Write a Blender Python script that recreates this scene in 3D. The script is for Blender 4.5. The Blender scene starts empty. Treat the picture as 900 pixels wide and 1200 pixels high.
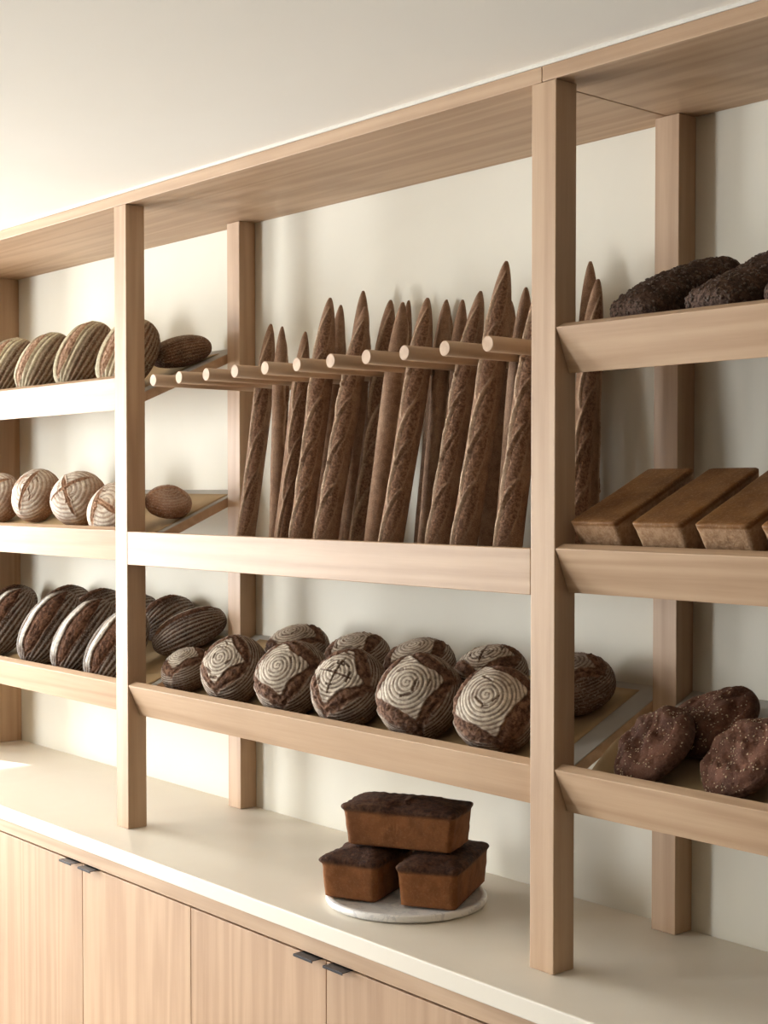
import bpy, bmesh, math, random
import numpy as np
from mathutils import Vector, Matrix

random.seed(7)
SC = bpy.context.scene
COL = SC.collection
PI = math.pi

# ------------------------------------------------------------------ helpers
def link(o, parent=None):
    COL.objects.link(o)
    if parent is not None:
        o.parent = parent
    return o

def tag(o, label=None, cat=None, group=None, kind=None):
    if label: o['label'] = label
    if cat: o['category'] = cat
    if group: o['group'] = group
    if kind: o['kind'] = kind
    return o

def empty(name, loc=(0, 0, 0), rz=0.0):
    o = bpy.data.objects.new(name, None)
    o.empty_display_size = 0.05
    o.location = loc
    o.rotation_euler = (0, 0, rz)
    return link(o)

def mesh_from_bm(name, bm, mat, smooth=False):
    bmesh.ops.recalc_face_normals(bm, faces=bm.faces[:])
    me = bpy.data.meshes.new(name)
    bm.to_mesh(me)
    bm.free()
    if mat is not None: me.materials.append(mat)
    if smooth:
        me.polygons.foreach_set('use_smooth', [True] * len(me.polygons))
    return me

def obj(name, me, parent=None):
    return link(bpy.data.objects.new(name, me), parent)

def bm_box(bm, x0, x1, y0, y1, z0, z1, bev=0.0):
    r = bmesh.ops.create_cube(bm, size=1.0)
    vs = r['verts']
    for v in vs:
        v.co = Vector(((x0 + x1) / 2 + v.co.x * (x1 - x0), (y0 + y1) / 2 + v.co.y * (y1 - y0),
                       (z0 + z1) / 2 + v.co.z * (z1 - z0)))
    if bev > 0:
        es = list({e for v in vs for e in v.link_edges})
        bmesh.ops.bevel(bm, geom=es, offset=bev, segments=2, affect='EDGES', profile=0.5)

def box(name, x0, x1, y0, y1, z0, z1, mat, parent=None, bev=0.0015):
    bm = bmesh.new()
    bm_box(bm, x0, x1, y0, y1, z0, z1, bev)
    return obj(name, mesh_from_bm(name, bm, mat), parent)

def prism_x(name, prof, x0, x1, mat, parent=None, bev=0.0015):
    """closed profile in (y, z) extruded along x"""
    bm = bmesh.new()
    a = [bm.verts.new((x0, y, z)) for y, z in prof]
    b = [bm.verts.new((x1, y, z)) for y, z in prof]
    bm.faces.new(a)
    bm.faces.new(b[::-1])
    n = len(prof)
    for i in range(n):
        bm.faces.new((a[i], b[i], b[(i + 1) % n], a[(i + 1) % n]))
    bmesh.ops.recalc_face_normals(bm, faces=bm.faces[:])
    if bev:
        bmesh.ops.bevel(bm, geom=bm.edges[:], offset=bev, segments=2, affect='EDGES', profile=0.5)
    return obj(name, mesh_from_bm(name, bm, mat), parent)

def grid_mesh(name, P, mat, cap0=None, cap1=None, wrap=True, attrs=None, smooth=True):
    """P: (rows, cols, 3); cap0 / cap1: single pole points"""
    R, Cn = P.shape[:2]
    verts = P.reshape(-1, 3).tolist()
    faces = []
    cc = Cn if wrap else Cn - 1
    for i in range(R - 1):
        for j in range(cc):
            k = (j + 1) % Cn
            faces.append((i * Cn + j, (i + 1) * Cn + j, (i + 1) * Cn + k, i * Cn + k))
    if cap0 is not None:
        verts.append(list(cap0)); c = len(verts) - 1
        for j in range(Cn): faces.append((c, j, (j + 1) % Cn))
    if cap1 is not None:
        verts.append(list(cap1)); c = len(verts) - 1
        o = (R - 1) * Cn
        for j in range(Cn): faces.append((c, o + (j + 1) % Cn, o + j))
    me = bpy.data.meshes.new(name)
    me.from_pydata(verts, [], faces)
    if attrs:
        for k, a in attrs.items():
            v = a.reshape(-1).tolist()
            if cap0 is not None: v.append(float(a[0].mean()))
            if cap1 is not None: v.append(float(a[-1].mean()))
            at = me.attributes.new(k, 'FLOAT', 'POINT')
            at.data.foreach_set('value', v)
    bm = bmesh.new(); bm.from_mesh(me)
    bmesh.ops.recalc_face_normals(bm, faces=bm.faces[:])
    bm.to_mesh(me); bm.free()
    if smooth: me.polygons.foreach_set('use_smooth', [True] * len(me.polygons))
    me.materials.append(mat)
    return me

def sstep(a, b, x):
    t = np.clip((x - a) / (b - a), 0, 1)
    return t * t * (3 - 2 * t)

def wobble(P, freq, seed, n=14):
    """smooth pseudo noise in about -1..1"""
    rs = np.random.RandomState(seed)
    out = np.zeros(P.shape[:-1])
    for _ in range(n):
        d = rs.normal(size=3); d /= np.linalg.norm(d)
        out += np.sin((P @ d) * freq * rs.uniform(.6, 1.6) + rs.uniform(0, 6.28))
    return out / math.sqrt(n) * .8

def frame_matrix(tilt, long_dir, loc):
    z = Vector(tilt).normalized()
    x = Vector(long_dir)
    x = (x - z * x.dot(z)).normalized()
    y = z.cross(x)
    m = Matrix((x, y, z)).transposed().to_4x4()
    m.translation = Vector(loc)
    return m

# ---------------------------------------------------------------- materials
def new_mat(name):
    m = bpy.data.materials.new(name)
    m.use_nodes = True
    nt = m.node_tree
    return m, nt, nt.nodes['Principled BSDF']

def N(nt, t, **kw):
    n = nt.nodes.new(t)
    for k, v in kw.items():
        if k in n.inputs: n.inputs[k].default_value = v
        else: setattr(n, k, v)
    return n

def ramp(nt, fac, stops):
    r = nt.nodes.new('ShaderNodeValToRGB')
    e = r.color_ramp.elements
    while len(e) < len(stops): e.new(.5)
    for el, (p, c) in zip(e, stops):
        el.position = p
        el.color = (*c, 1) if len(c) == 3 else c
    nt.links.new(fac, r.inputs['Fac'])
    return r.outputs['Color']

def mixc(nt, fac, a, b):
    n = nt.nodes.new('ShaderNodeMix'); n.data_type = 'RGBA'
    for s, v in ((n.inputs[0], fac), (n.inputs[6], a), (n.inputs[7], b)):
        if hasattr(v, 'is_linked'): nt.links.new(v, s)
        elif isinstance(v, (int, float)): s.default_value = v
        else: s.default_value = (*v, 1)
    return n.outputs[2]

def math_n(nt, op, a, b=0.0):
    n = nt.nodes.new('ShaderNodeMath'); n.operation = op
    for s, v in ((n.inputs[0], a), (n.inputs[1], b)):
        if hasattr(v, 'is_linked'): nt.links.new(v, s)
        else: s.default_value = v
    return n.outputs[0]

def wood(name, axis, light=(.55, .386, .250), dark=(.385, .248, .148), rough=.5):
    m, nt, p = new_mat(name)
    tc = N(nt, 'ShaderNodeTexCoord')
    oi = N(nt, 'ShaderNodeObjectInfo')
    add = N(nt, 'ShaderNodeVectorMath', operation='ADD')
    sc3 = N(nt, 'ShaderNodeVectorMath', operation='SCALE')
    cmb = N(nt, 'ShaderNodeCombineXYZ')
    for k in range(3): nt.links.new(oi.outputs['Random'], cmb.inputs[k])
    nt.links.new(cmb.outputs[0], sc3.inputs[0]); sc3.inputs['Scale'].default_value = 37.0
    nt.links.new(tc.outputs['Object'], add.inputs[0]); nt.links.new(sc3.outputs[0], add.inputs[1])
    mp = N(nt, 'ShaderNodeMapping')
    s = [1.0, 1.0, 1.0]; s[axis] = .042
    mp.inputs['Scale'].default_value = s
    nt.links.new(add.outputs[0], mp.inputs['Vector'])
    n1 = N(nt, 'ShaderNodeTexNoise', Scale=7.0, Detail=2.5, Roughness=.5)
    nt.links.new(mp.outputs[0], n1.inputs['Vector'])
    # rings: the low noise field cut into contour lines, as in flat-sawn ash
    w = math_n(nt, 'MULTIPLY', n1.outputs['Fac'], 62.0)
    w = math_n(nt, 'SINE', w)
    rings = ramp(nt, math_n(nt, 'MULTIPLY_ADD', w, .5), [(0.0, (0, 0, 0)), (1.0, (1, 1, 1))])
    nt.nodes[-1].inputs
    n2 = N(nt, 'ShaderNodeTexNoise', Scale=160.0, Detail=3.0, Roughness=.6)
    nt.links.new(mp.outputs[0], n2.inputs['Vector'])
    n3 = N(nt, 'ShaderNodeTexNoise', Scale=3.0, Detail=3.0)
    nt.links.new(add.outputs[0], n3.inputs['Vector'])
    f = math_n(nt, 'MULTIPLY', rings, .33)
    f = math_n(nt, 'ADD', f, math_n(nt, 'MULTIPLY', n2.outputs['Fac'], .42))
    f = math_n(nt, 'ADD', f, math_n(nt, 'MULTIPLY', n3.outputs['Fac'], .55))
    c = ramp(nt, f, [(.25, light), (.6, tuple(l * .55 + d * .45 for l, d in zip(light, dark))), (.98, dark)])
    hsv = N(nt, 'ShaderNodeHueSaturation')
    nt.links.new(c, hsv.inputs['Color'])
    v = math_n(nt, 'MULTIPLY_ADD', oi.outputs['Random'], .12)
    nt.nodes[-1].inputs[2].default_value = .94
    nt.links.new(v, hsv.inputs['Value'])
    nt.links.new(hsv.outputs[0], p.inputs['Base Color'])
    p.inputs['Roughness'].default_value = rough
    p.inputs['Specular IOR Level'].default_value = .3
    b = N(nt, 'ShaderNodeBump', Strength=.12, Distance=.001)
    nt.links.new(n2.outputs['Fac'], b.inputs['Height'])
    nt.links.new(b.outputs[0], p.inputs['Normal'])
    return m

def plaster(name, c1, c2, scale=1.4, rough=.85, bump=.15):
    m, nt, p = new_mat(name)
    tc = N(nt, 'ShaderNodeTexCoord')
    n1 = N(nt, 'ShaderNodeTexNoise', Scale=scale, Detail=5.0, Roughness=.55, Distortion=.6)
    nt.links.new(tc.outputs['Object'], n1.inputs['Vector'])
    c = ramp(nt, n1.outputs['Fac'], [(.3, c1), (.7, c2)])
    nt.links.new(c, p.inputs['Base Color'])
    p.inputs['Roughness'].default_value = rough
    p.inputs['Specular IOR Level'].default_value = .2
    n2 = N(nt, 'ShaderNodeTexNoise', Scale=scale * 6, Detail=6.0)
    nt.links.new(tc.outputs['Object'], n2.inputs['Vector'])
    b = N(nt, 'ShaderNodeBump', Strength=bump, Distance=.004)
    nt.links.new(n2.outputs['Fac'], b.inputs['Height'])
    nt.links.new(b.outputs[0], p.inputs['Normal'])
    return m

def bread(name, crust, crust2, flour, tear, tear2, scale=1.0, rough=.8, bump=.5, grit=220, fbreak=.45):
    """crust / flour dust / torn crumb, driven by the 'flour' and 'tear' mesh attributes"""
    m, nt, p = new_mat(name)
    tc = N(nt, 'ShaderNodeTexCoord')
    def noise(s, d=4.0, r=.6):
        n = N(nt, 'ShaderNodeTexNoise', Scale=s * scale, Detail=d, Roughness=r)
        nt.links.new(tc.outputs['Object'], n.inputs['Vector']); return n.outputs['Fac']
    a = N(nt, 'ShaderNodeAttribute', attribute_name='flour').outputs['Fac']
    t = N(nt, 'ShaderNodeAttribute', attribute_name='tear').outputs['Fac']
    nb = noise(28); nf = noise(grit, 3.0, .7); nm = noise(90, 4.0, .7)
    c = ramp(nt, nb, [(.38, crust), (.62, crust2)])
    speck = ramp(nt, nf, [(.54, (0, 0, 0)), (.66, (1, 1, 1))])
    c = mixc(nt, math_n(nt, 'MULTIPLY', speck, .30), c, flour)
    tcx = ramp(nt, nm, [(.42, tear), (.58, tear2)])
    c = mixc(nt, t, c, tcx)
    brk = ramp(nt, nm, [(.5 - fbreak * .5, (0, 0, 0)), (.5 + fbreak * .2, (1, 1, 1))])
    f = math_n(nt, 'MULTIPLY', a, math_n(nt, 'MULTIPLY_ADD', brk, .6))
    nt.nodes[-2].inputs[2].default_value = .4
    f = a if False else f
    c = mixc(nt, f, c, flour)
    nt.links.new(c, p.inputs['Base Color'])
    p.inputs['Roughness'].default_value = rough
    p.inputs['Specular IOR Level'].default_value = .15
    h = math_n(nt, 'ADD', math_n(nt, 'MULTIPLY', nf, .5), nm)
    st = math_n(nt, 'MULTIPLY_ADD', t, bump)
    nt.nodes[-1].inputs[2].default_value = bump * .6
    b = N(nt, 'ShaderNodeBump', Distance=.003)
    nt.links.new(h, b.inputs['Height']); nt.links.new(st, b.inputs['Strength'])
    nt.links.new(b.outputs[0], p.inputs['Normal'])
    return m

def plain(name, c, rough=.5, metal=0.0, spec=.4):
    m, nt, p = new_mat(name)
    tc = N(nt, 'ShaderNodeTexCoord')
    n1 = N(nt, 'ShaderNodeTexNoise', Scale=25.0, Detail=3.0)
    nt.links.new(tc.outputs['Object'], n1.inputs['Vector'])
    nt.links.new(ramp(nt, n1.outputs['Fac'], [(.3, tuple(x * .93 for x in c)), (.7, c)]), p.inputs['Base Color'])
    p.inputs['Roughness'].default_value = rough
    p.inputs['Metallic'].default_value = metal
    p.inputs['Specular IOR Level'].default_value = spec
    return m

WX = wood('ash_along_x', 0)
WY = wood('ash_along_y', 1)
WZ = wood('ash_along_z', 2)
WD = wood('ash_door_veneer', 2, (.50, .337, .212), (.36, .222, .13), .5)
WALL = plaster('cream_plaster', (.66, .63, .53), (.72, .688, .585))
CEIL = plaster('ceiling_plaster', (.84, .815, .74), (.87, .85, .785), 1.0, .9, .1)
CAULK = plain('white_caulk', (.70, .67, .60), .8)
STONE = plaster('cream_worktop', (.72, .665, .565), (.76, .71, .61), 3.0, .38, .02)
TRAY = plain('pale_grey_board', (.38, .36, .32), .6)
KRAFT = plain('kraft_parchment', (.42, .30, .165), .7, 0, .2)
BLACK = plain('black_metal', (.03, .03, .035), .32, .7, .5)
FLOORM = plaster('oak_floor', (.19, .16, .125), (.23, .195, .155), 2.0, .6, .05)
DARKW = plaster('bounce_damping_wall', (.09, .08, .07), (.12, .105, .09), 2.0, .8, .05)  # unseen walls kept dark to cut bounce light on right-facing sides
FRAMEM = plain('window_frame_paint', (.75, .74, .70), .5)
GAP = plain('dark_recess', (.05, .035, .025), .9)

def marble_mat():
    m, nt, p = new_mat('white_marble')
    tc = N(nt, 'ShaderNodeTexCoord')
    n = N(nt, 'ShaderNodeTexNoise', Scale=9.0, Detail=8.0, Roughness=.65, Distortion=1.6)
    nt.links.new(tc.outputs['Object'], n.inputs['Vector'])
    nt.links.new(ramp(nt, n.outputs['Fac'], [(.0, (.80, .78, .74)), (.46, (.82, .80, .76)), (.5, (.62, .61, .60)),
                                             (.54, (.82, .80, .76)), (1, (.84, .82, .78))]), p.inputs['Base Color'])
    p.inputs['Roughness'].default_value = .3
    return m
MARBLE = marble_mat()

B_DARK = bread('dark_rye_crust', (.072, .035, .020), (.135, .069, .040), (.72, .64, .52), (.095, .047, .028), (.225, .122, .074), bump=1.0)
B_STRIPE = bread('striped_batard_crust', (.085, .042, .024), (.15, .078, .044), (.72, .66, .47), (.30, .175, .11), (.52, .35, .24), bump=.8)
B_PALE = bread('floured_country_crust', (.21, .105, .058), (.30, .160, .092), (.78, .71, .60), (.30, .17, .105), (.47, .29, .185), bump=.8)
B_BLACK = bread('black_batard_crust', (.055, .029, .018), (.105, .057, .035), (.78, .74, .66), (.075, .036, .021), (.18, .09, .052), bump=.9)
B_BAG = bread('baguette_crust', (.165, .085, .047), (.25, .138, .080), (.66, .49, .34), (.150, .073, .040), (.32, .178, .104), scale=2.2, grit=200, bump=1.0)
B_TIN = bread('tin_loaf_crust', (.165, .060, .019), (.235, .090, .029), (.30, .16, .08), (.032, .013, .008), (.075, .032, .017), bump=.8)
B_BRICK = bread('square_loaf_crust', (.160, .068, .021), (.21, .096, .031), (.45, .30, .18), (.31, .185, .100), (.46, .30, .18), rough=.45, bump=.5)
B_SEED = bread('seeded_bar_crust', (.034, .018, .011), (.082, .044, .028), (.26, .17, .12), (.08, .05, .038), (.22, .14, .105), scale=1.6, bump=1.4)
B_FLAT = bread('seeded_round_crust', (.080, .033, .020), (.145, .064, .039), (.32, .19, .13), (.085, .042, .028), (.17, .09, .06), bump=1.0)
SEEDM = plain('pale_seed', (.55, .42, .27), .6)
SEEDD = plain('dark_seed', (.09, .055, .035), .5)

# ------------------------------------------------------------------ sizes
YW = .393                      # plaster wall behind the shelves
ZC, ZT = .900, 2.450           # worktop top, underside of the top board
PW, PD = .0567, .053           # post section
X1, X2, X3 = -1.4197, 0.0, 1.4197   # right faces of the three post pairs
GX = -2.77                     # inner face of the end panel
A = math.radians(23.5); CA, SA = math.cos(A), math.sin(A)
RH, RT_ = .085, .022           # rail height and thickness

# ------------------------------------------------------------------ room
def structure(o):
    o['kind'] = 'structure'; return o
RX0, RX1, RY0, RZ1 = -5.2, 3.4, -4.4, 2.484
structure(box('floor', RX0 - .1, RX1 + .1, RY0 - .1, YW + .1, -.1, 0, FLOORM, None, 0))
structure(box('ceiling', RX0 - .1, RX1 + .1, RY0 - .1, YW + .1, RZ1, RZ1 + .1, CEIL, None, 0))
structure(box('wall_back', RX0 - .1, RX1 + .1, YW, YW + .1, 0, RZ1, WALL, None, 0))
structure(box('wall_right', RX1, RX1 + .1, RY0, YW, 0, RZ1, DARKW, None, 0))

def wall_with_hole(name, axis, pos, thick, a0, a1, holes):
    """wall in plane axis=pos from a0..a1 with openings (h0, h1, z0, z1)"""
    bm = bmesh.new()
    def part(u0, u1, w0, w1):
        if axis == 0: bm_box(bm, pos, pos + thick, u0, u1, w0, w1)
        else: bm_box(bm, u0, u1, pos, pos + thick, w0, w1)
    u = a0
    for h0, h1, z0, z1 in holes:
        part(u, h0, 0, RZ1); part(h0, h1, 0, z0); part(h0, h1, z1, RZ1); u = h1
    part(u, a1, 0, RZ1)
    return structure(obj(name, mesh_from_bm(name, bm, DARKW if axis == 1 else WALL)))

def window_frame(name, axis, pos, h0, h1, z0, z1, nmul):
    bm = bmesh.new()
    def bar(u0, u1, w0, w1):
        if axis == 0: bm_box(bm, pos, pos + .05, u0, u1, w0, w1)
        else: bm_box(bm, u0, u1, pos, pos + .05, w0, w1)
    t = .04
    bar(h0, h1, z0, z0 + t); bar(h0, h1, z1 - t, z1)
    for k in range(nmul + 2):
        u = h0 + (h1 - h0 - t) * k / (nmul + 1)
        bar(u, u + t, z0, z1)
    return structure(obj(name, mesh_from_bm(name, bm, FRAMEM)))

W1 = (-1.05, -.22, .50, 2.36)       # side windows (y0, y1, z0, z1), an added pier between them keeps sun off the doors
W1B = (-2.60, -1.45, .50, 2.36)
W2 = (-4.9, -3.75, .50, 2.36)        # unseen front window added as fill for the shelf fronts (x0, x1, z0, z1)
wall_with_hole('wall_left', 0, RX0 - .1, .1, RY0, YW, [W1B, W1])
wall_with_hole('wall_front', 1, RY0 - .1, .1, RX0, RX1, [W2])
window_frame('window_1', 0, RX0 - .08, *W1, 0)
window_frame('window_2', 0, RX0 - .08, *W1B, 1)
window_frame('fill_window', 1, RY0 - .08, *W2, 0)
bm = bmesh.new()
bm_box(bm, GX - .03, X3, -.0015, .004, 2.4775, RZ1)
structure(obj('trim_1', mesh_from_bm('trim_1', bm, CAULK)))

# -------------------------------------------------------------- worktop etc.
wt = box('worktop', GX - .10, X3 + .1, -.118, YW, .864, ZC, STONE, None, .003)
tag(wt, 'long cream stone worktop under the bread shelves', 'worktop')
ap = box('apron_board', GX - .10, X3 + .1, -.106, -.086, .8265, .8635, WX, None, .001)
tag(ap, 'narrow pale wood strip just under the front edge of the cream worktop', 'trim board')

def cabinet(x0, x1, label):
    c = empty('base_cabinet', ((x0 + x1) / 2, 0, 0))
    tag(c, label, 'cabinet', 'wood cabinets under the worktop')
    cx = (x0 + x1) / 2
    bm = bmesh.new()
    bm_box(bm, x0 - cx, x1 - cx, -.084, YW - .002, .10, .8260)
    bm_box(bm, x0 - cx, x1 - cx, -.04, YW - .002, .0, .10)
    obj('carcass', mesh_from_bm('carcass', bm, GAP), c)
    mid = 0.0
    for s in (-1, 1):
        a, b = (x0 - cx + .0012, mid - .0012) if s < 0 else (mid + .0012, x1 - cx - .0012)
        d = box('door', a, b, -.106, -.086, .105, .8225, WD, c, .0008)
        hx = mid + s * .047
        bm = bmesh.new()
        bm_box(bm, hx - .030, hx + .030, -.1275, -.088, .8228, .8244)
        bm_box(bm, hx - .030, hx + .030, -.1290, -.1273, .8195, .8244, .0004)
        obj('pull_handle', mesh_from_bm('pull_handle', bm, BLACK), d)
    return c
cabinet(-2.87, -1.945, 'two-door wood cabinet at the far left end of the worktop')
cabinet(-1.945, -.979, 'left pale wood cabinet with a pair of black edge pulls, below the left post')
cabinet(-.979, -.021, 'pale wood cabinet with black edge pulls, below the marble plate of loaves')
cabinet(-.021, .97, 'pale wood cabinet at the right, below the worktop beyond the right post')

# ------------------------------------------------------------ shelving unit
unit = empty('shelving_unit', ((GX + X3) / 2, 0, ZC))
unit.location = (0, 0, 0)
tag(unit, 'large pale wood bread shelving unit with sloped trays and dowel rack', 'shelving')
box('top_board', GX - .03, -.0335, 0, YW - .001, ZT, ZT + .0275, WX, unit)
box('top_board', -.0325, X3, 0, YW - .001, ZT + .0005, ZT + .0275, WX, unit)
box('end_panel', GX - .03, GX, .075, YW - .001, ZC + .0005, ZT - .0005, WZ, unit)
for xr in (X1, X2, X3):
    box('post', xr - PW, xr, 0, PD, ZC + .0005, ZT - .0003, WZ, unit)
    box('post', xr - PW, xr, .3404, YW - .001, ZC + .0005, ZT - .0003, WZ, unit)

def tray_origin(zr):           # corner where the tray surface meets the back of its rail
    return (RH * SA + RT_ * CA - .022 * SA, zr - RH * CA + RT_ * SA + .022 * CA)

def sloped_tray(zr, x0, x1):
    By, Bz = RH * SA + RT_ * CA, zr - RH * CA + RT_ * SA
    Ty, Tz = tray_origin(zr)
    ln = (YW - .002 - By) / CA
    lt = (YW - .002 - Ty) / CA
    prof = [(By, Bz), (By + ln * CA, Bz + ln * SA), (Ty + lt * CA, Tz + lt * SA), (Ty, Tz)]
    t = prism_x('sloped_shelf', prof, x0, x1, WX, unit, .0006)
    e = .0006
    lp = [(Ty + e * CA, Tz + e * SA), (Ty + lt * CA * .995, Tz + lt * SA * .995)]
    lp = [lp[0], lp[1], (lp[1][0] - .0014 * SA, lp[1][1] + .0014 * CA), (lp[0][0] - .0014 * SA, lp[0][1] + .0014 * CA)]
    prism_x('tray_liner', lp, x0 + .002, x1 - .002, TRAY, t, 0)
    rp = [(0, zr), (RH * SA, zr - RH * CA), (RH * SA + RT_ * CA, zr - RH * CA + RT_ * SA), (RT_ * CA, zr + RT_ * SA)]
    prism_x('front_rail', rp, x0 + .0004, x1 - .0004, WX, t, .0015)
    return t
LB_, MB_, RB_ = (GX + .001, X1 - PW - .0005), (X1 + .0005, X2 - PW - .0005), (X2 + .0005, X3 - PW - .0005)
ZTOP, ZMID, ZBOT = 2.025, 1.644, 1.260
for zr in (ZTOP, ZMID, ZBOT): sloped_tray(zr, *LB_)
sloped_tray(ZBOT, *MB_)
for zr in (ZTOP, ZMID, ZBOT): sloped_tray(zr, *RB_)
fs = box('flat_shelf', MB_[0], MB_[1], .0225, YW - .002, 1.562, 1.580, WX, unit)
box('front_rail', MB_[0], MB_[1], 0, .022, 1.5605, 1.6425, WX, fs)

DOW = (X2 - X1) / 12.5 * 1.0
DSP = .1136; DR = .0146
for k in range(1, 12):
    bm = bmesh.new()
    bmesh.ops.create_cone(bm, cap_ends=True, segments=40, radius1=DR, radius2=DR, depth=YW - .002 - .006)
    es = [e for e in bm.edges if len(e.link_faces) == 2 and any(len(f.verts) > 4 for f in e.link_faces)]
    bmesh.ops.bevel(bm, geom=es, offset=.0012, segments=2, affect='EDGES')
    bmesh.ops.rotate(bm, verts=bm.verts[:], matrix=Matrix.Rotation(PI / 2, 3, 'X'))
    bmesh.ops.translate(bm, verts=bm.verts[:], vec=(X1 + DSP * k, (.006 + YW - .002) / 2, 2.0105))
    me = mesh_from_bm('dowel', bm, WY)
    for pl in me.polygons: pl.use_smooth = len(pl.vertices) <= 4
    obj('dowel', me, unit)

# ------------------------------------------------------- parchment on trays
def parchment(zr, x0, x1, u0, u1, label, curl=0.0, seed=0):
    Ty, Tz = tray_origin(zr)
    nx, nu = 60, 14
    xs = np.linspace(x0, x1, nx); us = np.linspace(u0, u1, nu)
    Xg, Ug = np.meshgrid(xs, us)
    nn = .0017 + .0004 * (1 + np.sin(Xg * 9 + seed) * np.cos(Ug * 11))
    if curl:
        k = np.clip(1 - (Xg - x0) / .05, 0, 1)
        nn = nn + curl * k ** 2 * (.55 + .45 * np.cos((Ug - .14) * 18))
    Y = Ty + Ug * CA - nn * SA; Z = Tz + Ug * SA + nn * CA
    me = grid_mesh('parchment_sheet', np.stack([Xg, Y, Z], -1), KRAFT, wrap=False)
    o = obj('parchment_sheet', me)
    md = o.modifiers.new('thickness', 'SOLIDIFY'); md.thickness = .0004; md.offset = 1
    tag(o, label, 'parchment paper', 'parchment sheets lining the trays')
parchment(ZTOP, -2.70, -1.53, .004, .335, 'brown parchment under the striped loaves, top left tray', 0, 1)
parchment(ZMID, -2.70, -1.50, .004, .345, 'brown parchment under the pale floured loaves, middle left tray', 0, 2)
parchment(ZBOT, -2.70, -1.50, .004, .345, 'brown parchment under the dark split loaves, bottom left tray', 0, 3)
parchment(ZBOT, -1.37, -.109, .004, .352, 'brown parchment under the ringed round loaves, below the baguettes', 0, 4)
parchment(ZBOT, .012, 1.2, .004, .300, 'parchment with curled edge under the seeded round breads, bottom right tray', .035, 5)

# ------------------------------------------------------------------- loaves
def seg_d(x, y, ax, ay, bx, by):
    dx, dy = bx - ax, by - ay
    t = np.clip(((x - ax) * dx + (y - ay) * dy) / (dx * dx + dy * dy), 0, 1)
    return np.hypot(x - ax - t * dx, y - ay - t * dy), t

def loaf_mesh(name, mat, a, b, h1, h2, rings, seed, scores=(), ticks=(), flour_fn=None, amp=.0011, nt=130, npn=190, spiral=1, lump=.03, expo=1.0, duty=.35):
    """round or oval hearth loaf: top pole +z, concentric basket rings, torn scores.
    scores: (x0,y0,x1,y1,width,ear) in the unit disc seen from above"""
    th = np.linspace(.5 / nt, 1 - .5 / nt, nt) * PI
    ph = np.arange(npn) / npn * 2 * PI
    T, F = np.meshgrid(th, ph, indexing='ij')
    sx = np.sin(T) ** expo
    X, Y = sx * np.cos(F), sx * np.sin(F)
    Z = np.cos(T)
    U = np.stack([X, Y, Z], -1)
    hz = np.where(Z > 0, h1, h2)
    zz = np.sign(Z) * np.abs(Z) ** np.where(Z > 0, 1.0, .75)
    P = np.stack([a * X, b * Y, hz * zz], -1)
    nrm = np.stack([X / a, Y / b, Z / hz], -1); nrm /= np.linalg.norm(nrm, axis=-1, keepdims=True)
    low = wobble(U, 2.2, seed)
    disp = low * lump * min(a, b)
    wob = wobble(U, 5.0, seed + 1)
    # arc coordinate of the basket rings (a spiral)
    q = T / PI * 2
    if spiral: phase = 2 * PI * (q * rings) + F + wob * .35
    else: phase = 2 * PI * rings * (np.arctan2(Y, Z + .12) / PI * 2) * (1 - .10 * X ** 2) + wob * .5
    s = .5 + .5 * np.sin(phase)
    ringl = sstep(duty, duty + .3, s)
    if flour_fn is None:
        base = np.clip(1.15 - q * .62, 0, 1)
        flour = np.clip(ringl * (.35 + base), 0, 1) * base
        flour = np.maximum(flour, sstep(.62, .30, q) * (.55 + .45 * ringl))
    else:
        flour = flour_fn(q, X, Y, Z, ringl, U)
    flour = flour * (.78 + .22 * sstep(-.8, .3, wobble(U, 7, seed + 2)))
    ridge = amp * (s - .5) * (sstep(0.02, .12, q) if spiral else sstep(1.0, .8, np.abs(X))) * sstep(1.6, 1.2, q)
    tear = np.zeros_like(T)
    cut = np.zeros_like(T)
    rough = wobble(U, 38, seed + 3) * .5 + wobble(U, 70, seed + 4) * .5
    side = sstep(-.35, -.1, Z)
    wj = wobble(U, 9, seed + 6) * .03
    if len(scores):
        S = np.full_like(T, 9.0)
        flap = np.zeros_like(T)
        for (x0, y0, x1, y1, wd, ear) in scores:
            d, t = seg_d(X, Y, x0, y0, x1, y1)
            w = wd * (np.clip(4 * t * (1 - t), .06, 1) ** .45 if len(scores) < 12 else 1.0)
            sk = d + wj - w
            S = np.minimum(S, sk)
            if ear:
                sd = (X - x0) * (y1 - y0) - (Y - y0) * (x1 - x0)
                e2 = sstep(-.01, .03, sk) * sstep(.30, .20, sk) * sstep(.02, .15, t) * sstep(1.0, .85, t) * (np.sign(sd) == np.sign(ear))
                flap = np.maximum(flap, e2 * abs(ear))
        tear = sstep(.012, -.035, S) * side
        cut = np.exp(-(S / .035) ** 2) * side * .0022 - np.exp(-((S + .05) / .035) ** 2) * side * .0030
        bulge = sstep(-.05, -.25, S) * side
        cut = cut + bulge * .0030
        flour = np.maximum(flour, flap * side)
        cut = cut + flap * side * .0040
    for (x0, y0, x1, y1) in ticks:
        d, t = seg_d(X, Y, x0, y0, x1, y1)
        k = sstep(.030, .012, d + wj * .3) * (Z > 0)
        cut -= k * .0022
        flour = flour * (1 - .9 * k)
        edge = np.exp(-((d - .045) / .02) ** 2) * (Z > 0)
        cut += edge * .0007
    flour = flour * (1 - tear)
    disp = disp + ridge * (1 - tear) + cut + tear * (rough * .0016 + .0012) + rough * .00025
    P = P + nrm * disp[..., None]
    return grid_mesh(name, P, mat, P[0].mean(0), P[-1].mean(0), attrs={'flour': np.clip(flour, 0, 1), 'tear': np.clip(tear, 0, 1)})

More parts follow.
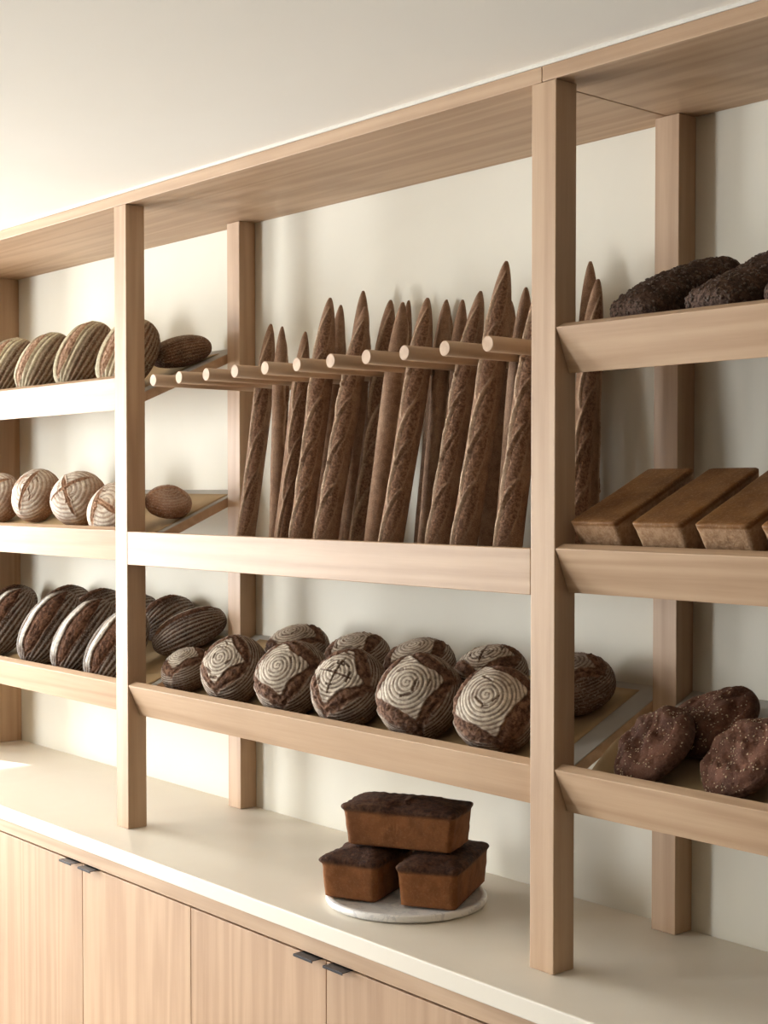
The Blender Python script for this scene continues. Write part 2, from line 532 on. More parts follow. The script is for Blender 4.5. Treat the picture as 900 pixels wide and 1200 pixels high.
def poly_score(pts, w, over=.0):
    out = []
    n = len(pts)
    for i in range(n):
        (x0, y0), (x1, y1) = pts[i], pts[(i + 1) % n]
        dx, dy = (x1 - x0) * over, (y1 - y0) * over
        out.append((x0 - dx, y0 - dy, x1 + dx, y1 + dy, w, 0))
    return out

def rot_pts(pts, deg):
    c, s = math.cos(math.radians(deg)), math.sin(math.radians(deg))
    return [(x * c - y * s, x * s + y * c) for x, y in pts]

def boule(variant):
    """a big floured spiral cap bounded by a four-sided torn score, brown crust with thin rings below it"""
    rot = [8, 0, 14, -12, 20, 24, 70][variant]
    rv, rm = [.86, .80, .86, .84, .90, .97, .80][variant], [.68, .64, .68, .66, .72, .80, .62][variant]
    pts = []
    for k in range(4):
        for f in range(6):
            an = math.radians(rot + 90 * k + 15 * f)
            b = math.sin(f / 6 * PI)
            pts.append(((rv + (rm - rv) * b) * math.cos(an), (rv + (rm - rv) * b) * math.sin(an)))
    sc = []
    for k in range(4):
        # each side overruns its corner a little, as a baker's blade does
        side = [pts[(k * 6 + f) % 24] for f in range(7)]
        for f in range(6):
            w = .165 * (.55 + .45 * math.sin((f + .5) / 6 * PI)) * [1, .9, 1.05, .8][(k + variant) % 4]
            sc.append((*side[f], *side[f + 1], w, 0))
    rs = np.random.RandomState(variant + 50)
    ticks = []
    for _ in range([5, 10, 6, 14, 4, 4, 5][variant]):
        r, an = rs.uniform(.2, .66), rs.uniform(0, 6.28)
        cx, cy = r * math.cos(an), r * math.sin(an); dl = rs.uniform(.06, .14); t = an + rs.uniform(.9, 1.9)
        ticks.append((cx - dl * math.cos(t), cy - dl * math.sin(t), cx + dl * math.cos(t), cy + dl * math.sin(t)))
    if variant == 3:
        ticks += [(-.5, .12, .45, -.1), (-.1, -.5, .14, .45)]
    aa = np.radians(np.array([rot + 15 * k for k in range(24)]))
    rr = np.array([math.hypot(*p) for p in pts])
    def ringfl(q, X, Y, Z, ringl, U):
        an = (np.arctan2(Y, X) - aa[0]) % (2 * PI)
        lim = np.interp(an, np.r_[aa - aa[0], 2 * PI], np.r_[rr, rr[0]])
        inside = sstep(.02, -.10, np.hypot(X, Y) - lim) * (Z > 0)
        cap = inside * (.30 + .70 * ringl) * (.8 + .2 * sstep(.8, .2, q))
        low = .50 * ringl ** 3 * sstep(1.35, .75, q)
        return np.clip(np.maximum(cap, low), 0, 1) * (.4 if variant == 6 else 1)
    return loaf_mesh('ringed_round_loaf', B_DARK, .083, .083, .066, .060, 15, 100 + variant * 17, sc, ticks, ringfl, duty=.18, amp=.0013)
BOULE = [boule(v) for v in range(7)]

def pale(variant):
    rs = np.random.RandomState(variant + 90)
    if variant == 0: sc = [(-.85, .05, .8, -.08, .11, 0), (-.1, .85, .55, .15, .09, 0)]
    elif variant == 1: sc = [(-.75, -.45, .55, .55, .10, 0), (.75, -.5, -.45, .6, .09, 0)]
    else: sc = [(-.8, .35, .75, .45, .12, 0), (-.3, -.75, .1, .5, .10, 0)]
    ticks = []
    for _ in range(5):
        cx, cy = rs.uniform(-.5, .5, 2); t = rs.uniform(0, 3.1)
        ticks.append((cx - .1 * math.cos(t), cy - .1 * math.sin(t), cx + .1 * math.cos(t), cy + .1 * math.sin(t)))
    def fl(q, X, Y, Z, ringl, U):
        base = sstep(1.15, .55, q) * sstep(-.75, -.1, Y + .25)
        return np.clip(base * (.45 + .55 * ringl), 0, 1) * (.28 if variant == 3 else 1)
    return loaf_mesh('floured_round_loaf', B_PALE, .080, .075, .062, .056, 9, 300 + variant * 13, sc, ticks, fl, duty=.15)
PALE = [pale(v) for v in range(4)]

def striped(variant):
    def fl(q, X, Y, Z, ringl, U):
        band = sstep(-.40, -.15, Y) * sstep(1.3, .95, q)
        left = .4 * sstep(.45, .60, Y) * sstep(1.5, 1.1, q)
        lowf = .22 * ringl * sstep(1.3, .9, q)
        return np.clip(np.maximum(np.maximum(band * (.42 + .5 * ringl), left), lowf), 0, 1) * (.22 if variant == 3 else 1)
    off = [.26, .30, .22, .5][variant]
    sc = [(-.84, off - .02, .82, off + .04, .24, -.9)] if variant < 3 else []
    return loaf_mesh('striped_oval_loaf', B_STRIPE, .110, .072, .060, .056, 8, 500 + variant * 11, sc, (), fl, amp=.0030, spiral=0, duty=.25)
STRIPE = [striped(v) for v in range(4)]

def splitloaf(variant):
    def fl(q, X, Y, Z, ringl, U):
        return np.clip(.30 * ringl * sstep(1.45, .9, q) * sstep(.15, .5, q), 0, 1)
    off = [.06, .02, .08, .30][variant]
    sc = [(-.86, off - .06, .86, off + .05, [.33, .36, .33, .30][variant], -1.0 if variant != 3 else -.3)]
    me = loaf_mesh('split_oval_loaf', B_BLACK, .120, .072, .060, .056, 8, 700 + variant * 11, sc, (), fl, amp=.0026, spiral=0, duty=.35)
    return me
SPLIT = [splitloaf(v) for v in range(4)]

def settle(me, m, zr, lift=.0034, ulim=True):
    """slide a loaf along the tray's normal and slope until it lies on the tray behind the rail"""
    n = len(me.vertices)
    v = np.empty(n * 3); me.vertices.foreach_get('co', v)
    M4 = np.array(m)
    v = v.reshape(-1, 3) @ M4[:3, :3].T + M4[:3, 3]
    Ty, Tz = tray_origin(zr)
    nn = -(v[:, 1] - Ty) * SA + (v[:, 2] - Tz) * CA
    uu = (v[:, 1] - Ty) * CA + (v[:, 2] - Tz) * SA
    dn = lift - nn.min()
    hi = .3775 - uu.max() - .004
    du = 0.0
    if uu.min() < .002: du = .002 - uu.min()
    elif v[:, 1].max() > YW - .004: du = (YW - .004 - v[:, 1].max()) / CA
    off = Vector((0, du * CA - dn * SA, du * SA + dn * CA))
    r = m.copy(); r.translation = m.translation + off
    return r

def place_loaf(name, me, P, tilt, long_dir, label, cat, group, scale=(1, 1, 1)):
    o = obj(name, me)
    m = frame_matrix(tilt, long_dir, P) @ Matrix.Diagonal((*scale, 1))
    zr = ZTOP if P[2] > 1.95 else ZMID if P[2] > 1.6 else ZBOT
    m = settle(me, m, zr)
    o.matrix_world = m
    tag(o, label, cat, group)
    return o

NV, UV = (0, -SA, CA), (0, CA, SA)
# --- middle bay, bottom tray: ringed boules leaning on a back row
tl = (.28, -.80, .53)
G = 'ringed round loaves on the bottom middle tray'
front = [(0, (-1.330, .1165, 1.2995), (.05, -.45, .89), (.80, .80, .78), 'small ringed dark loaf at the left end of the front row, nearest the left post'),
         (1, (-1.110, .106, 1.316), (.22, -.80, .55), (1.02, 1.02, 1), 'ringed dark loaf second from the left in the front row'),
         (2, (-.883, .104, 1.317), tl, (1.06, 1.04, 1.02), 'ringed dark loaf third from the left in the front row, clear spiral on top'),
         (3, (-.684, .107, 1.318), (.22, -.78, .58), (1.05, 1.05, 1.02), 'front row dark loaf with its floury cap criss-crossed by cracks, fourth from left'),
         (4, (-.463, .112, 1.3195), tl, (1.08, 1.08, 1.03), 'ringed dark loaf second from the right in the front row, neat spiral'),
         (5, (-.250, .113, 1.3205), (.34, -.76, .55), (1.03, 1.03, .98), 'whitest ringed loaf at the right end of the front row, against the right post')]
for v, P, t, s, lab in front:
    place_loaf('ringed_round_loaf', BOULE[v], P, t, (1, .2, .1), lab, 'bread loaf', G, s)
back = [(4, (-1.062, .256, 1.360), 'leftmost ringed loaf of the back row, lying flat behind the front loaves'),
        (1, (-.842, .2575, 1.363), 'cracked ringed loaf second from the left in the back row'),
        (2, (-.630, .258, 1.3635), 'ringed loaf third from the left in the back row'),
        (3, (-.415, .262, 1.3655), 'ringed loaf fourth from the left in the back row, beside the tallest front loaf'),
        (6, (-.190, .272, 1.3640), 'dark ringed loaf at the back row right end, showing right of the right post')]
for i, (v, P, lab) in enumerate(back):
    place_loaf('ringed_round_loaf', BOULE[v], P, (.05, -.38, .92), (math.cos(i * 1.3), math.sin(i * 1.3), .1), lab, 'bread loaf', G, (.965, .965, .82))

# --- left bay, top tray: striped ovals on end, leaning back
G = 'striped oval loaves on the top left tray'
t, l = (.46, -.74, .5), (.02, .5, .87)
for v, P, s, lab in [(0, (-2.275, .114, 2.092), (1, 1, 1), 'striped oval loaf cut off by the left edge of the photo, top left tray'),
                     (1, (-2.071, .121, 2.095), (1, 1, 1), 'striped oval loaf between the left edge loaf and the tall one, top left tray'),
                     (2, (-1.895, .150, 2.108), (1.04, 1.03, 1), 'tallest striped oval loaf with a yellowish floured stripe, top left tray'),
                     (0, (-1.585, .095, 2.084), (1.0, 1.05, .92), 'striped oval loaf half hidden behind the left post, top left tray')]:
    place_loaf('striped_oval_loaf', STRIPE[v], P, t, l, lab, 'bread loaf', G, s)
place_loaf('striped_oval_loaf', STRIPE[3], (-1.572, .262, 2.10), (.15, -.34, .92), (.35, .85, .40),
           'brown ridged loaf lying right of the left post, above the dowel ends', 'bread loaf', G, (.78, .95, .66))
place_loaf('striped_oval_loaf', STRIPE[2], (-2.60, .262, 2.128), (0, -.4, .9), (0, .9, .4),
           'sliver of a loaf behind the others at the far left, top left tray', 'bread loaf', G, (.8, .85, .8))

# --- left bay, middle tray: pale floured boules
G = 'pale floured loaves on the middle left tray'
t, l = (.44, -.80, .42), (0, .4, .9)
for v, P, s, lab in [(1, (-2.415, .147, 1.716), (1, 1, 1), 'pale floured loaf cut off by the left edge of the photo, middle left tray'),
                     (0, (-2.214, .167, 1.725), (1.02, 1, 1), 'upright pale loaf with a horizontal split, middle left tray'),
                     (1, (-1.912, .143, 1.715), (1, 1.08, 1.08), 'roundest pale floured loaf with crossing splits, left of the left post'),
                     (2, (-1.622, .074, 1.687), (.97, 1.0, .92), 'pale floured loaf partly hidden behind the left post, middle left tray')]:
    place_loaf('floured_round_loaf', PALE[v], P, t, l, lab, 'bread loaf', G, s)
place_loaf('floured_round_loaf', PALE[3], (-1.545, .208, 1.695), (.3, -.2, .9), (1, 0, -.35),
           'brown round loaf lying right of the left post on the middle left tray', 'bread loaf', G, (.82, .80, .68))

# --- left bay, bottom tray: dark split batards
G = 'dark split loaves on the bottom left tray'
t, l = (.56, -.68, .48), (.05, .62, .78)
for v, P, s, lab in [(0, (-2.348, .132, 1.339), (1, 1, 1), 'dark split loaf cut off by the left edge of the photo, bottom left tray'),
                     (1, (-2.076, .136, 1.340), (1, 1.05, 1), 'dark split loaf with the widest white flap, bottom left tray'),
                     (2, (-1.850, .122, 1.334), (1, 1.02, 1), 'dark split loaf with a thin white flap, just left of the left post'),
                     (0, (-1.662, .106, 1.333), (.97, 1.0, .88), 'dark split loaf partly hidden by the left post, bottom left tray')]:
    place_loaf('split_oval_loaf', SPLIT[v], P, t, l, lab, 'bread loaf', G, s)
place_loaf('split_oval_loaf', SPLIT[0], (-1.562, .272, 1.374), (-.02, -.42, .90), (.42, .86, .36),
           'dark ridged loaf lying right of the left post on the bottom left tray', 'bread loaf', G, (.88, .90, .85))
for P, lab in [((-2.60, .270, 1.385), 'back row dark loaf top at the far left, bottom left tray'),
               ((-2.30, .300, 1.396), 'back row dark loaf peeking over the loaf at the left edge'),
               ((-2.10, .300, 1.396), 'back row dark loaf peeking over the loaf with the widest white flap'),
               ((-1.885, .290, 1.392), 'back row dark loaf peeking over, close to the left of the left post'),
               ((-1.720, .300, 1.400), 'back row dark loaf peeking between two loaves right of the left post')]:
    place_loaf('split_oval_loaf', SPLIT[3], P, (.2, -.30, .93), (-.1, .9, .4), lab, 'bread loaf', G, (.74, .85, .95))

# --------------------------------------------------------------- baguettes
def baguette_mesh(variant):
    rs = np.random.RandomState(variant + 11)
    n, c = 260, 56
    t = np.linspace(.004, .996, n)
    L = .62
    F = np.arange(c) / c * 2 * PI
    T, PH = np.meshgrid(t, F, indexing='ij')
    PH = (PH + PI) % (2 * PI) - PI
    r0 = .0262
    prof = np.clip(1 - np.clip((T - .68) / .3205, 0, 1) ** 1.9, 0, 1) ** .60 * np.clip(1 - np.clip((.09 - T) / .095, 0, 1) ** 2.2, 0, 1) ** .5
    U = np.stack([np.cos(PH) * .3, np.sin(PH) * .3, T * 4], -1)
    r = r0 * prof * (1 + .05 * wobble(U, 3.0, variant))
    flour = .10 + .12 * sstep(.2, 1, wobble(U, 6, variant + 5))
    tear = np.zeros_like(T)
    ns = [5, 4, 5, 4][variant]
    f0 = [-.30, -.12, -.38, -.2][variant]
    rough = wobble(np.stack([np.cos(PH), np.sin(PH), T * 24], -1), 12, variant + 3)
    for k in range(ns):
        tc = .10 + (k + .5) * .80 / ns + rs.uniform(-.01, .01)
        hl = .80 / ns * rs.uniform(.72, .86)
        e = (T - tc) / hl
        fc = f0 + e * .50 + rs.uniform(-.08, .08)
        w = .66 * np.clip(1 - e ** 2, 0, 1) ** .7 + 1e-4
        q = (PH - fc) / w
        inside = (np.abs(e) < 1)
        tr = sstep(1.0, .8, np.abs(q)) * inside
        bulge = np.clip(1 - q ** 2, 0, 1) * inside
        ear = np.exp(-((PH - fc + w) / .13) ** 2) * inside * np.clip(1 - e ** 2, 0, 1) ** .4
        cr = np.exp(-((PH - fc + w - .17) / .09) ** 2) * inside * np.clip(1 - e ** 2, 0, 1) ** .4
        lip = np.exp(-((PH - fc - w) / .08) ** 2) * inside * np.clip(1 - e ** 2, 0, 1)
        r = r + (ear * .0050 - cr * .0040 + lip * .0016 + bulge * .0020 + tr * rough * .0005) * prof
        tear = np.maximum(tear, tr) * (1 - .9 * ear)
        flour = np.maximum(flour * (1 - .6 * tr), ear * 1.25 + lip * .35)
    # gentle bend along the length
    bx = .006 * np.sin(T * 3.0 + variant * 1.7); by = .006 * np.sin(T * 2.4 + variant * 2.3)
    P = np.stack([r * np.cos(PH) + bx, r * np.sin(PH) + by, T * L], -1)
    return grid_mesh('baguette', P, B_BAG, P[0].mean(0), P[-1].mean(0), attrs={'flour': np.clip(flour, 0, 1), 'tear': np.clip(tear, 0, 1)})
BAG = [baguette_mesh(v) for v in range(4)]
CAM = Vector((1.667, -1.838, 1.745))
# slot, y at rail height, tip y, tip z, x offset, radius, roll, label
BG = [(1, .232, .316, 2.165, 0, .90, 3, 0, 'leftmost baguette, leaning beside the left back post'),
      (2, .243, .273, 2.146, 0, .74, 1, 1.5, 'second baguette from the left, thin and glossy'),
      (3, .179, .248, 2.122, 0, .78, 3, .3, 'third baguette from the left, short and thin'),
      (4, .144, .230, 2.190, 0, 1.0, 0, 0, 'tall stout baguette fourth from the left in the front'),
      (3, .290, .358, 2.194, 0, .85, 1, 2.5, 'dark baguette just behind the tall fourth one from the left'),
      (5, .140, .245, 2.160, -.004, 1.0, 2, 0, 'baguette with long open cuts, in front of a taller rounded tip'),
      (4, .285, .332, 2.214, 0, .9, 1, 2.6, 'baguette whose tall tip rises behind the one with long open cuts'),
      (5, .222, .310, 2.180, .006, 1.0, 0, .2, 'baguette with a sharp dark tip, left of the middle of the rack'),
      (6, .182, .250, 2.160, 0, .9, 3, 1.8, 'dark blunt-tipped baguette behind, in the middle of the rack'),
      (5, .305, .372, 2.184, 0, .7, 1, 2.9, 'thin sliver of baguette behind the dark blunt-tipped one'),
      (7, .125, .228, 2.156, -.008, 1.0, 0, .1, 'broad floury baguette standing in front at the middle of the rack'),
      (7, .203, .268, 2.152, .015, .66, 1, 2.2, 'narrow dark baguette close behind the broad middle one'),
      (6, .318, .368, 2.173, .014, .95, 3, 2.0, 'dark pointed baguette two behind the broad middle one'),
      (7, .280, .338, 2.160, -.01, .82, 1, 2.4, 'baguette behind the open-cut one, left of the tallest baguette'),
      (8, .156, .266, 2.161, 0, .96, 2, 0, 'open-cut baguette with a sharp tip just left of the tallest one'),
      (9, .112, .229, 2.206, -.004, 1.02, 0, .05, 'tallest baguette in the rack'),
      (8, .300, .356, 2.147, 0, .96, 1, 2.7, 'dark smooth baguette right behind the tallest one'),
      (9, .228, .272, 2.157, .010, .86, 3, 2.3, 'baguette with a lone dark tip between the tallest one and the right post'),
      (10, .130, .225, 2.183, -.004, 1.04, 2, .1, 'baguette partly hidden behind the right post, open cuts on its side'),
      (10, .333, .350, 2.202, .004, .86, 1, 2.2, 'upright baguette on the right side of the right post, against the wall'),
      (11, .190, .242, 2.146, -.002, .86, 2, .6, 'leaning cut baguette right of the right post, in front of the upright one')]
for slot, yb, yt, zt, dx, rsc, v, roll, lab in BG:
    X = X1 + DSP * (slot + .5) + dx
    tip = Vector((X, min(yt, YW - .014), zt))
    b1 = Vector((X, yb, 1.635))
    d = (b1 - tip).normalized()
    z0 = 1.5815
    base = tip + d * ((tip.z - z0) / -d.z)
    base.y = max(base.y, .052)
    ax = (tip - base)
    Ln = ax.length
    o = obj('baguette', BAG[v])
    m = frame_matrix(ax, (CAM - base), base) @ Matrix.Rotation(roll, 4, 'Z') @ Matrix.Diagonal((rsc, rsc, Ln / .62, 1))
    o.matrix_world = m
    tag(o, lab, 'baguette', 'baguettes standing in the dowel rack')

# --------------------------------------------------------- loaves from tins
def tin_mesh(name, mat, L, W, H, top_flare, dome, seed, corner=.018, lip=.003, top_tear=True, nrow=26, sharp=False, dims=96):
    """pan loaf: rounded-rectangle sections, wider at the top, domed or flat crown"""
    def rrect(l, w, r, n=dims):
        pts = []
        # param by perimeter
        segs = []
        hl, hw = l / 2 - r, w / 2 - r
        per = 4 * (hl + hw) + 2 * PI * r
        for i in range(n):
            s = (i / n) * per
            parts = [(2 * hw, 'R'), (PI * r / 2, 'c1'), (2 * hl, 'T'), (PI * r / 2, 'c2'), (2 * hw, 'L'), (PI * r / 2, 'c3'), (2 * hl, 'B'), (PI * r / 2, 'c4')]
            for ln, k in parts:
                if s <= ln: break
                s -= ln
            a = s / r if r > 0 else 0
            if k == 'R': p = (hl + r, -hw + s)
            elif k == 'c1': p = (hl + r * math.cos(a), hw + r * math.sin(a))
            elif k == 'T': p = (hl - s, hw + r)
            elif k == 'c2': p = (-hl - r * math.sin(a), hw + r * math.cos(a))
            elif k == 'L': p = (-hl - r, hw - s)
            elif k == 'c3': p = (-hl - r * math.cos(a), -hw - r * math.sin(a))
            elif k == 'B': p = (-hl + s, -hw - r)
            else: p = (hl + r * math.sin(a), -hw - r * math.cos(a))
            pts.append(p)
        return np.array(pts)
    rows, tears, fl = [], [], []
    e = .006
    base = 1 - top_flare
    # underside
    for k in (.25, .6, .9):
        q = rrect(L * base, W * base, corner); rows.append(np.c_[q * k, np.zeros(len(q))]); tears.append(0); fl.append(.1)
    q = rrect(L * base - .006, W * base - .006, corner); rows.append(np.c_[q, np.zeros(len(q))]); tears.append(0); fl.append(.2)
    for i in range(nrow + 1):
        f = i / nrow
        s = base + top_flare * f
        z = .003 + (H - .003) * f
        ex = lip * sstep(.86, .97, np.array(f)) * 2
        q = rrect(L * s + ex, W * s + ex, corner)
        rows.append(np.c_[q, np.full(len(q), z)]); tears.append(float(sstep(.82, .96, np.array(f))) if top_tear else 0.0); fl.append(.12)
    q0 = rrect(L + lip * 2, W + lip * 2, corner)
    rr = .006 if sharp else .012
    for k in range(1, 5):
        a = k / 4 * PI / 2
        s = 1 - rr * (1 - math.cos(a)) / (W / 2)
        sl = 1 - rr * (1 - math.cos(a)) / (L / 2)
        rows.append(np.c_[q0[:, 0] * sl, q0[:, 1] * s, np.full(len(q0), H + rr * .6 * math.sin(a))]); tears.append(1.0 if top_tear else 0.0); fl.append(.1)
    zb = H + rr * .6
    l1, w1 = rows[-1][:, 0].copy(), rows[-1][:, 1].copy()
    for k in range(1, 16):
        f = 1 - k / 16
        rows.append(np.c_[l1 * f, w1 * f, np.full(len(l1), zb + dome * (1 - f ** 2))]); tears.append(1.0 if top_tear else 0.0); fl.append(.1)
    P = np.array(rows)
    TT = np.repeat(np.array(tears)[:, None], P.shape[1], 1)
    FF = np.repeat(np.array(fl)[:, None], P.shape[1], 1)
    return P, TT, FF, mat, seed, name

def finish_tin(P, TT, FF, mat, seed, name, rough_top=.0016, rough_side=.0006, sink=0.0):
    c = np.array([0, 0, P[..., 2].mean()])
    d = P - c; d /= np.linalg.norm(d, axis=-1, keepdims=True)
    hi = wobble(P, 260, seed); md = wobble(P, 70, seed + 1); lo = wobble(P, 22, seed + 2)
    amp = TT * rough_top + (1 - TT) * rough_side
    low = P[..., 2] < .002
    dz = (hi * .6 + md) * amp + lo * .0012
    dz[low] *= .0
    P = P + d * dz[..., None]
    if sink:
        P[..., 2] -= sink * sstep(.75, .2, np.abs(P[..., 1]) / (np.abs(P[..., 1]).max())) * TT * (.6 + .4 * lo)
    FF = np.clip(FF * .4 + .10 * sstep(.4, 1.2, md), 0, 1)
    P[..., 2] -= min(0.0, float(P[..., 2].min()))
    return grid_mesh(name, P, mat, P[0].mean(0), P[-1].mean(0), attrs={'flour': FF, 'tear': TT})

# plate
def plate():
    R, h, rim = .166, .016, .012
    prof = [(0.0, .0005), (R - .010, .0005), (R - .002, .003), (R, .007), (R, .0150), (R - .0015, .0165), (R - rim + .002, .0165),
            (R - rim, .0160), (R - rim - .003, .0132), (R * .5, .0130), (0.0, .0130)]
    n = 128
    rows = []
    for r, z in prof[1:-1]:
        F = np.arange(n) / n * 2 * PI
        rows.append(np.stack([r * np.cos(F), r * np.sin(F), np.full(n, z)], -1))
    me = grid_mesh('marble_plate', np.array(rows), MARBLE, (0, 0, .0005), (0, 0, .0130))
    md = obj('marble_plate', me)
    md.location = (-.508, .112, ZC)
    tag(md, 'round white marble plate with a raised rim on the worktop', 'plate')
plate()
G = 'tin loaves stacked on the marble plate'
tins = [finish_tin(*tin_mesh('tin_loaf', B_TIN, .243, .124, .078, .065, .010, 21 + 9 * k, corner=.009), rough_top=.0030, rough_side=.0010) for k in range(3)]
for me, P, rz, lab in [(tins[0], (-.590, .094, ZC + .0170), 24, 'lower left tin loaf on the marble plate, its end facing out'),
                       (tins[1], (-.452, .166, ZC + .0170), 30, 'lower right tin loaf on the marble plate'),
                       (tins[2], (-.520, .128, ZC + .0170 + .0985), 27, 'tin loaf lying across the top of the two others, above the marble plate')]:
    o = obj('tin_loaf', me)
    o.location = P
    long_deg = rz + 90 if lab.startswith('lower') else rz
    o.rotation_euler = (0, 0, math.radians(long_deg))
    tag(o, lab, 'bread loaf', G)

# square tin loaves: right bay, middle tray
def tray_point(zr, X, u, n):
    Ty, Tz = tray_origin(zr)
    return (X, Ty + u * CA - n * SA, Tz + u * SA + n * CA)
bricks = []
for k in range(2):
    P, TT, FF, mt, sd, nm = tin_mesh('square_tin_loaf', B_BRICK, .232, .101, .0945, .10, .0, 61 + 7 * k, corner=.006, lip=.0005, top_tear=False, sharp=True)
    # the end faces and sides are paler and pitted, the crown is smooth and brown
    zz = P[..., 2]
    TT = np.where((zz > .002) & (zz < .0905), .85, 0.0)
    bricks.append(finish_tin(P, TT, FF * .5, mt, sd, nm, rough_top=.0007, rough_side=.0002))
G = 'square tin loaves on the middle right tray'
for k, (X, lab) in enumerate([(.068, 'leftmost square brown tin loaf, next to the right post'), (.2035, 'second square brown tin loaf from the right post'),
                              (.330, 'third square brown tin loaf from the right post, shiny top'), (.4535, 'square brown tin loaf cut off by the right edge of the photo')]):
    o = obj('square_tin_loaf', bricks[k % 2])
    o.matrix_world = settle(bricks[k % 2], frame_matrix(NV, UV, tray_point(ZMID, X, .130, .0)), ZMID, .0016)
    tag(o, lab, 'bread loaf', G)

# dark seeded bars: right bay, top tray
def bar_mesh(seed):
    n, c = 150, 120
    t = np.linspace(.004, .996, n); F = np.arange(c) / c * 2 * PI
    T, PH = np.meshgrid(t, F, indexing='ij')
    ex = 2.6
    C_, S_ = np.cos(PH), np.sin(PH)
    k = (np.abs(C_) ** ex + np.abs(S_) ** ex) ** (-1 / ex)
    endp = np.clip(1 - np.abs(2 * T - 1) ** 14, 0, 1) ** .42
    cr = .80 + .20 * np.sin(np.clip(T * 1.1, 0, 1) * PI)
    W, H = .058, .043
    y = k * C_ * W * endp
    z = k * S_ * H * endp * np.where(S_ > 0, cr, 1)
    P = np.stack([(T - .5) * .262, y, z + H], -1)
    d = np.stack([(T - .5) * .2, C_, S_], -1); d /= np.linalg.norm(d, axis=-1, keepdims=True)
    hi = np.maximum(wobble(P, 420, seed, 22), -.2); md = wobble(P, 160, seed + 1, 18); lo = wobble(P, 35, seed + 2)
    P = P + d * (hi * .0016 + md * .0016 + lo * .003)[..., None] * (P[..., 2] > .006)[..., None]
    P[..., 2] = np.maximum(P[..., 2], 0)
    tear = sstep(.10, .02, T)
    return grid_mesh('seeded_bar_loaf', P, B_SEED, P[0].mean(0), P[-1].mean(0), attrs={'flour': np.clip(.02 + .22 * sstep(.6, 1.3, hi), 0, 1), 'tear': tear})
bars = [bar_mesh(401), bar_mesh(433)]

def seeds_on(me, name, mat, count, size, seed, zmin, aspect=1.7):
    """a scatter of seeds pressed into the crust of one loaf, as one mesh"""
    rs = random.Random(seed)
    bm = bmesh.new()
    polys = [p for p in me.polygons if p.normal.z > zmin]
    for _ in range(count):
        p = rs.choice(polys)
        n = p.normal.copy()
        sz = size * rs.uniform(.6, 1.35)
        r = bmesh.ops.create_icosphere(bm, subdivisions=1, radius=sz)
        tv = n.orthogonal(); tv.rotate(Matrix.Rotation(rs.uniform(0, 6.28), 3, n))
        m = frame_matrix(n, tv, p.center + n * size * .25) @ Matrix.Diagonal((aspect, 1, .6, 1))
        bmesh.ops.transform(bm, matrix=m, verts=r['verts'])
    return mesh_from_bm(name, bm, mat, True)
barseeds = [seeds_on(m, 'seed_topping', SEEDD, 420, .0022, 5 + i, .05) for i, m in enumerate(bars)]
G = 'dark seeded bar loaves on the top right tray'
for k, (X, u, lab) in enumerate([(.125, .160, 'leftmost dark seeded bar loaf on the top right tray, next to the right post'),
                                 (.287, .158, 'second dark seeded bar loaf on the top right tray'),
                                 (.435, .158, 'dark seeded bar loaf cut off by the right edge of the photo, top right tray')]):
    o = obj('seeded_bar_loaf', bars[k % 2])
    o.matrix_world = settle(bars[k % 2], frame_matrix(NV, (.10, CA, SA), tray_point(ZTOP, X, u, .0005)), ZTOP, .0016)
    tag(o, lab, 'bread loaf', G)
    s = obj('seed_topping', barseeds[k % 2], o); s['kind'] = 'stuff'

# seeded round breads: right bay, bottom tray
def flat_mesh(seed):
    nt, npn = 110, 170
    th = np.linspace(.5 / nt, 1 - .5 / nt, nt) * PI
    F = np.arange(npn) / npn * 2 * PI
    T, PH = np.meshgrid(th, F, indexing='ij')
    s = np.sin(T) ** .62
    U = np.stack([s * np.cos(PH), s * np.sin(PH), np.cos(T)], -1)
    z = np.cos(T)
    edge = 1 + .05 * wobble(np.stack([np.cos(PH), np.sin(PH), 0 * PH], -1), 2.5, seed)
    P = np.stack([.083 * s * np.cos(PH) * edge, .083 * s * np.sin(PH) * edge, np.where(z > 0, .030, .022) * np.sign(z) * np.abs(z) ** .8], -1)
    top = sstep(-.1, .5, z)
    lo = wobble(P, 55, seed); md = wobble(P, 130, seed + 1, 18); hi = wobble(P, 330, seed + 2, 20)
    disp = top * (lo * .0058 + md * .0040 - np.maximum(hi, 0) * .0026) + (1 - top) * (lo * .0012 + hi * .0003)
    P[..., 2] += disp * (.3 + .7 * np.abs(z)) * np.sign(z + .2)
    P[..., :2] *= (1 + (disp * 6 * (1 - np.abs(z))))[..., None]
    fl = np.clip(.03 + .16 * sstep(.3, 1.2, md + lo), 0, 1)
    return grid_mesh('seeded_round_bread', P, B_FLAT, P[0].mean(0), P[-1].mean(0), attrs={'flour': fl, 'tear': 1 - top})
flats = [flat_mesh(811), flat_mesh(857)]
flatseeds = [seeds_on(m, 'seed_topping', SEEDM, 190, .0012, 15 + i, .35, 1.5) for i, m in enumerate(flats)]
G = 'seeded round breads on the bottom right tray'
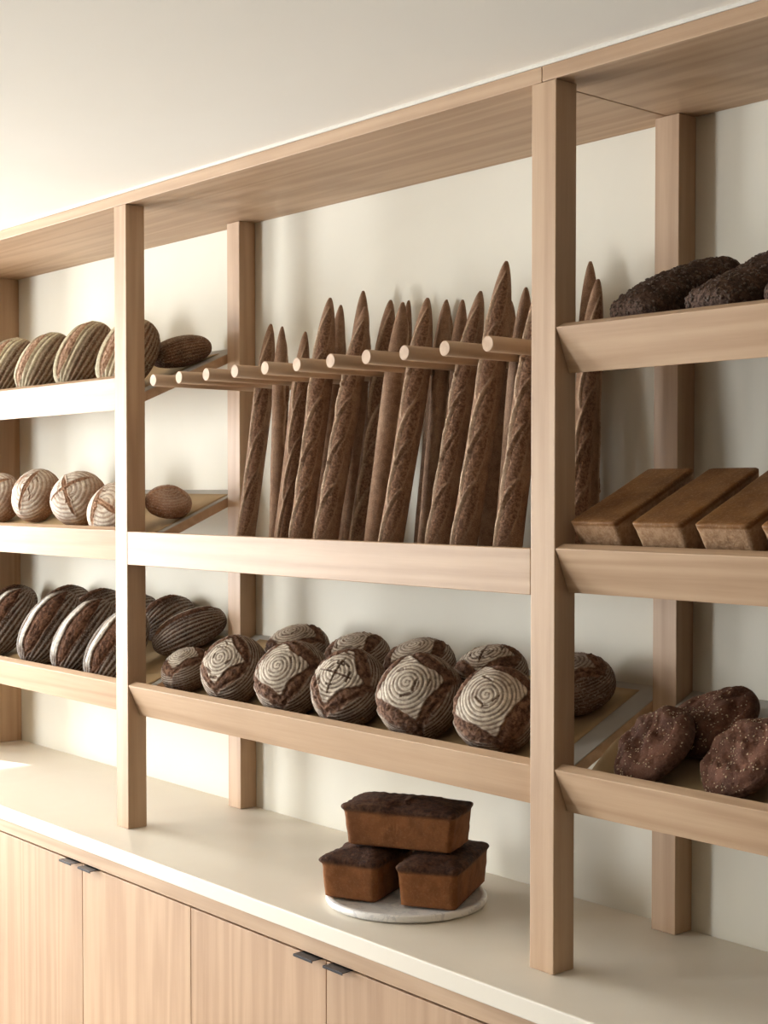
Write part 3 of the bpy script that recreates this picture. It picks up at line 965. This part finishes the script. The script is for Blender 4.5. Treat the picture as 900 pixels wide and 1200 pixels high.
for k, (P, t, lab) in enumerate([((.115, .124, 1.309), (-.25, -.66, .70), 'seeded round bread nearest the right post, front row of the bottom right tray'),
                                 ((.163, .226, 1.357), (-.12, -.62, .77), 'seeded round bread in the back row, behind the two front ones'),
                                 ((.295, .131, 1.312), (-.25, -.66, .70), 'front seeded round bread cut off by the right edge of the photo'),
                                 ((.345, .240, 1.363), (-.1, -.62, .77), 'back row seeded round bread at the right edge of the photo')]):
    o = obj('seeded_round_bread', flats[k % 2])
    o.matrix_world = settle(flats[k % 2], frame_matrix(t, (1, .3 * k, .2), P), ZBOT, .0050)
    tag(o, lab, 'bread loaf', G)
    s = obj('seed_topping', flatseeds[k % 2], o); s['kind'] = 'stuff'

# ------------------------------------------------------------------- light
w = bpy.data.worlds.new('daylight'); SC.world = w
w.use_nodes = True
bg = w.node_tree.nodes['Background']
bg.inputs['Color'].default_value = (.94, .965, 1.0, 1)
bg.inputs['Strength'].default_value = 36.0

def portal(loc, rot, sx, sy):
    l = bpy.data.lights.new('window_portal', 'AREA'); l.shape = 'RECTANGLE'; l.size = sx; l.size_y = sy
    l.cycles.is_portal = True
    o = bpy.data.objects.new('window_portal', l); o.location = loc; o.rotation_euler = rot
    link(o)
for q in (W1, W1B): portal((RX0 - .1, (q[0] + q[1]) / 2, (q[2] + q[3]) / 2), (0, -PI / 2, 0), q[3] - q[2], q[1] - q[0])
portal(((W2[0] + W2[1]) / 2, RY0 - .1, (W2[2] + W2[3]) / 2), (PI / 2, 0, 0), W2[1] - W2[0], W2[3] - W2[2])
sl = bpy.data.lights.new('sun', 'SUN'); sl.energy = 12.0; sl.angle = math.radians(.6); sl.color = (1, .97, .92)
so = bpy.data.objects.new('sun', sl); link(so)
el = math.radians(24.75)
sd = Vector((.95 * math.cos(el), .312 * math.cos(el), -math.sin(el)))
so.rotation_euler = sd.to_track_quat('-Z', 'Y').to_euler()

# ------------------------------------------------------------------ camera
cd = bpy.data.cameras.new('camera')
cd.sensor_fit = 'VERTICAL'; cd.sensor_height = 36.0
cd.lens = 36.0 * 1673.82 / 1200
cd.shift_y = (618.74 - 600) / 1200
cd.clip_start = .05
co = bpy.data.objects.new('camera', cd); link(co)
co.location = (1.66714, -1.83834, 1.74469)
co.rotation_euler = (PI / 2 - math.radians(1.51243), 0, math.radians(49.02465))
SC.camera = co

SC.view_settings.view_transform = 'Standard'
SC.view_settings.look = 'None'
SC.view_settings.gamma = 1.0
SC.view_settings.use_curve_mapping = False
SC.view_settings.exposure = 0.20
SC.cycles.use_denoising = True
SC.cycles.max_bounces = 10
SC.cycles.diffuse_bounces = 6
SC.cycles.sample_clamp_indirect = 6.0
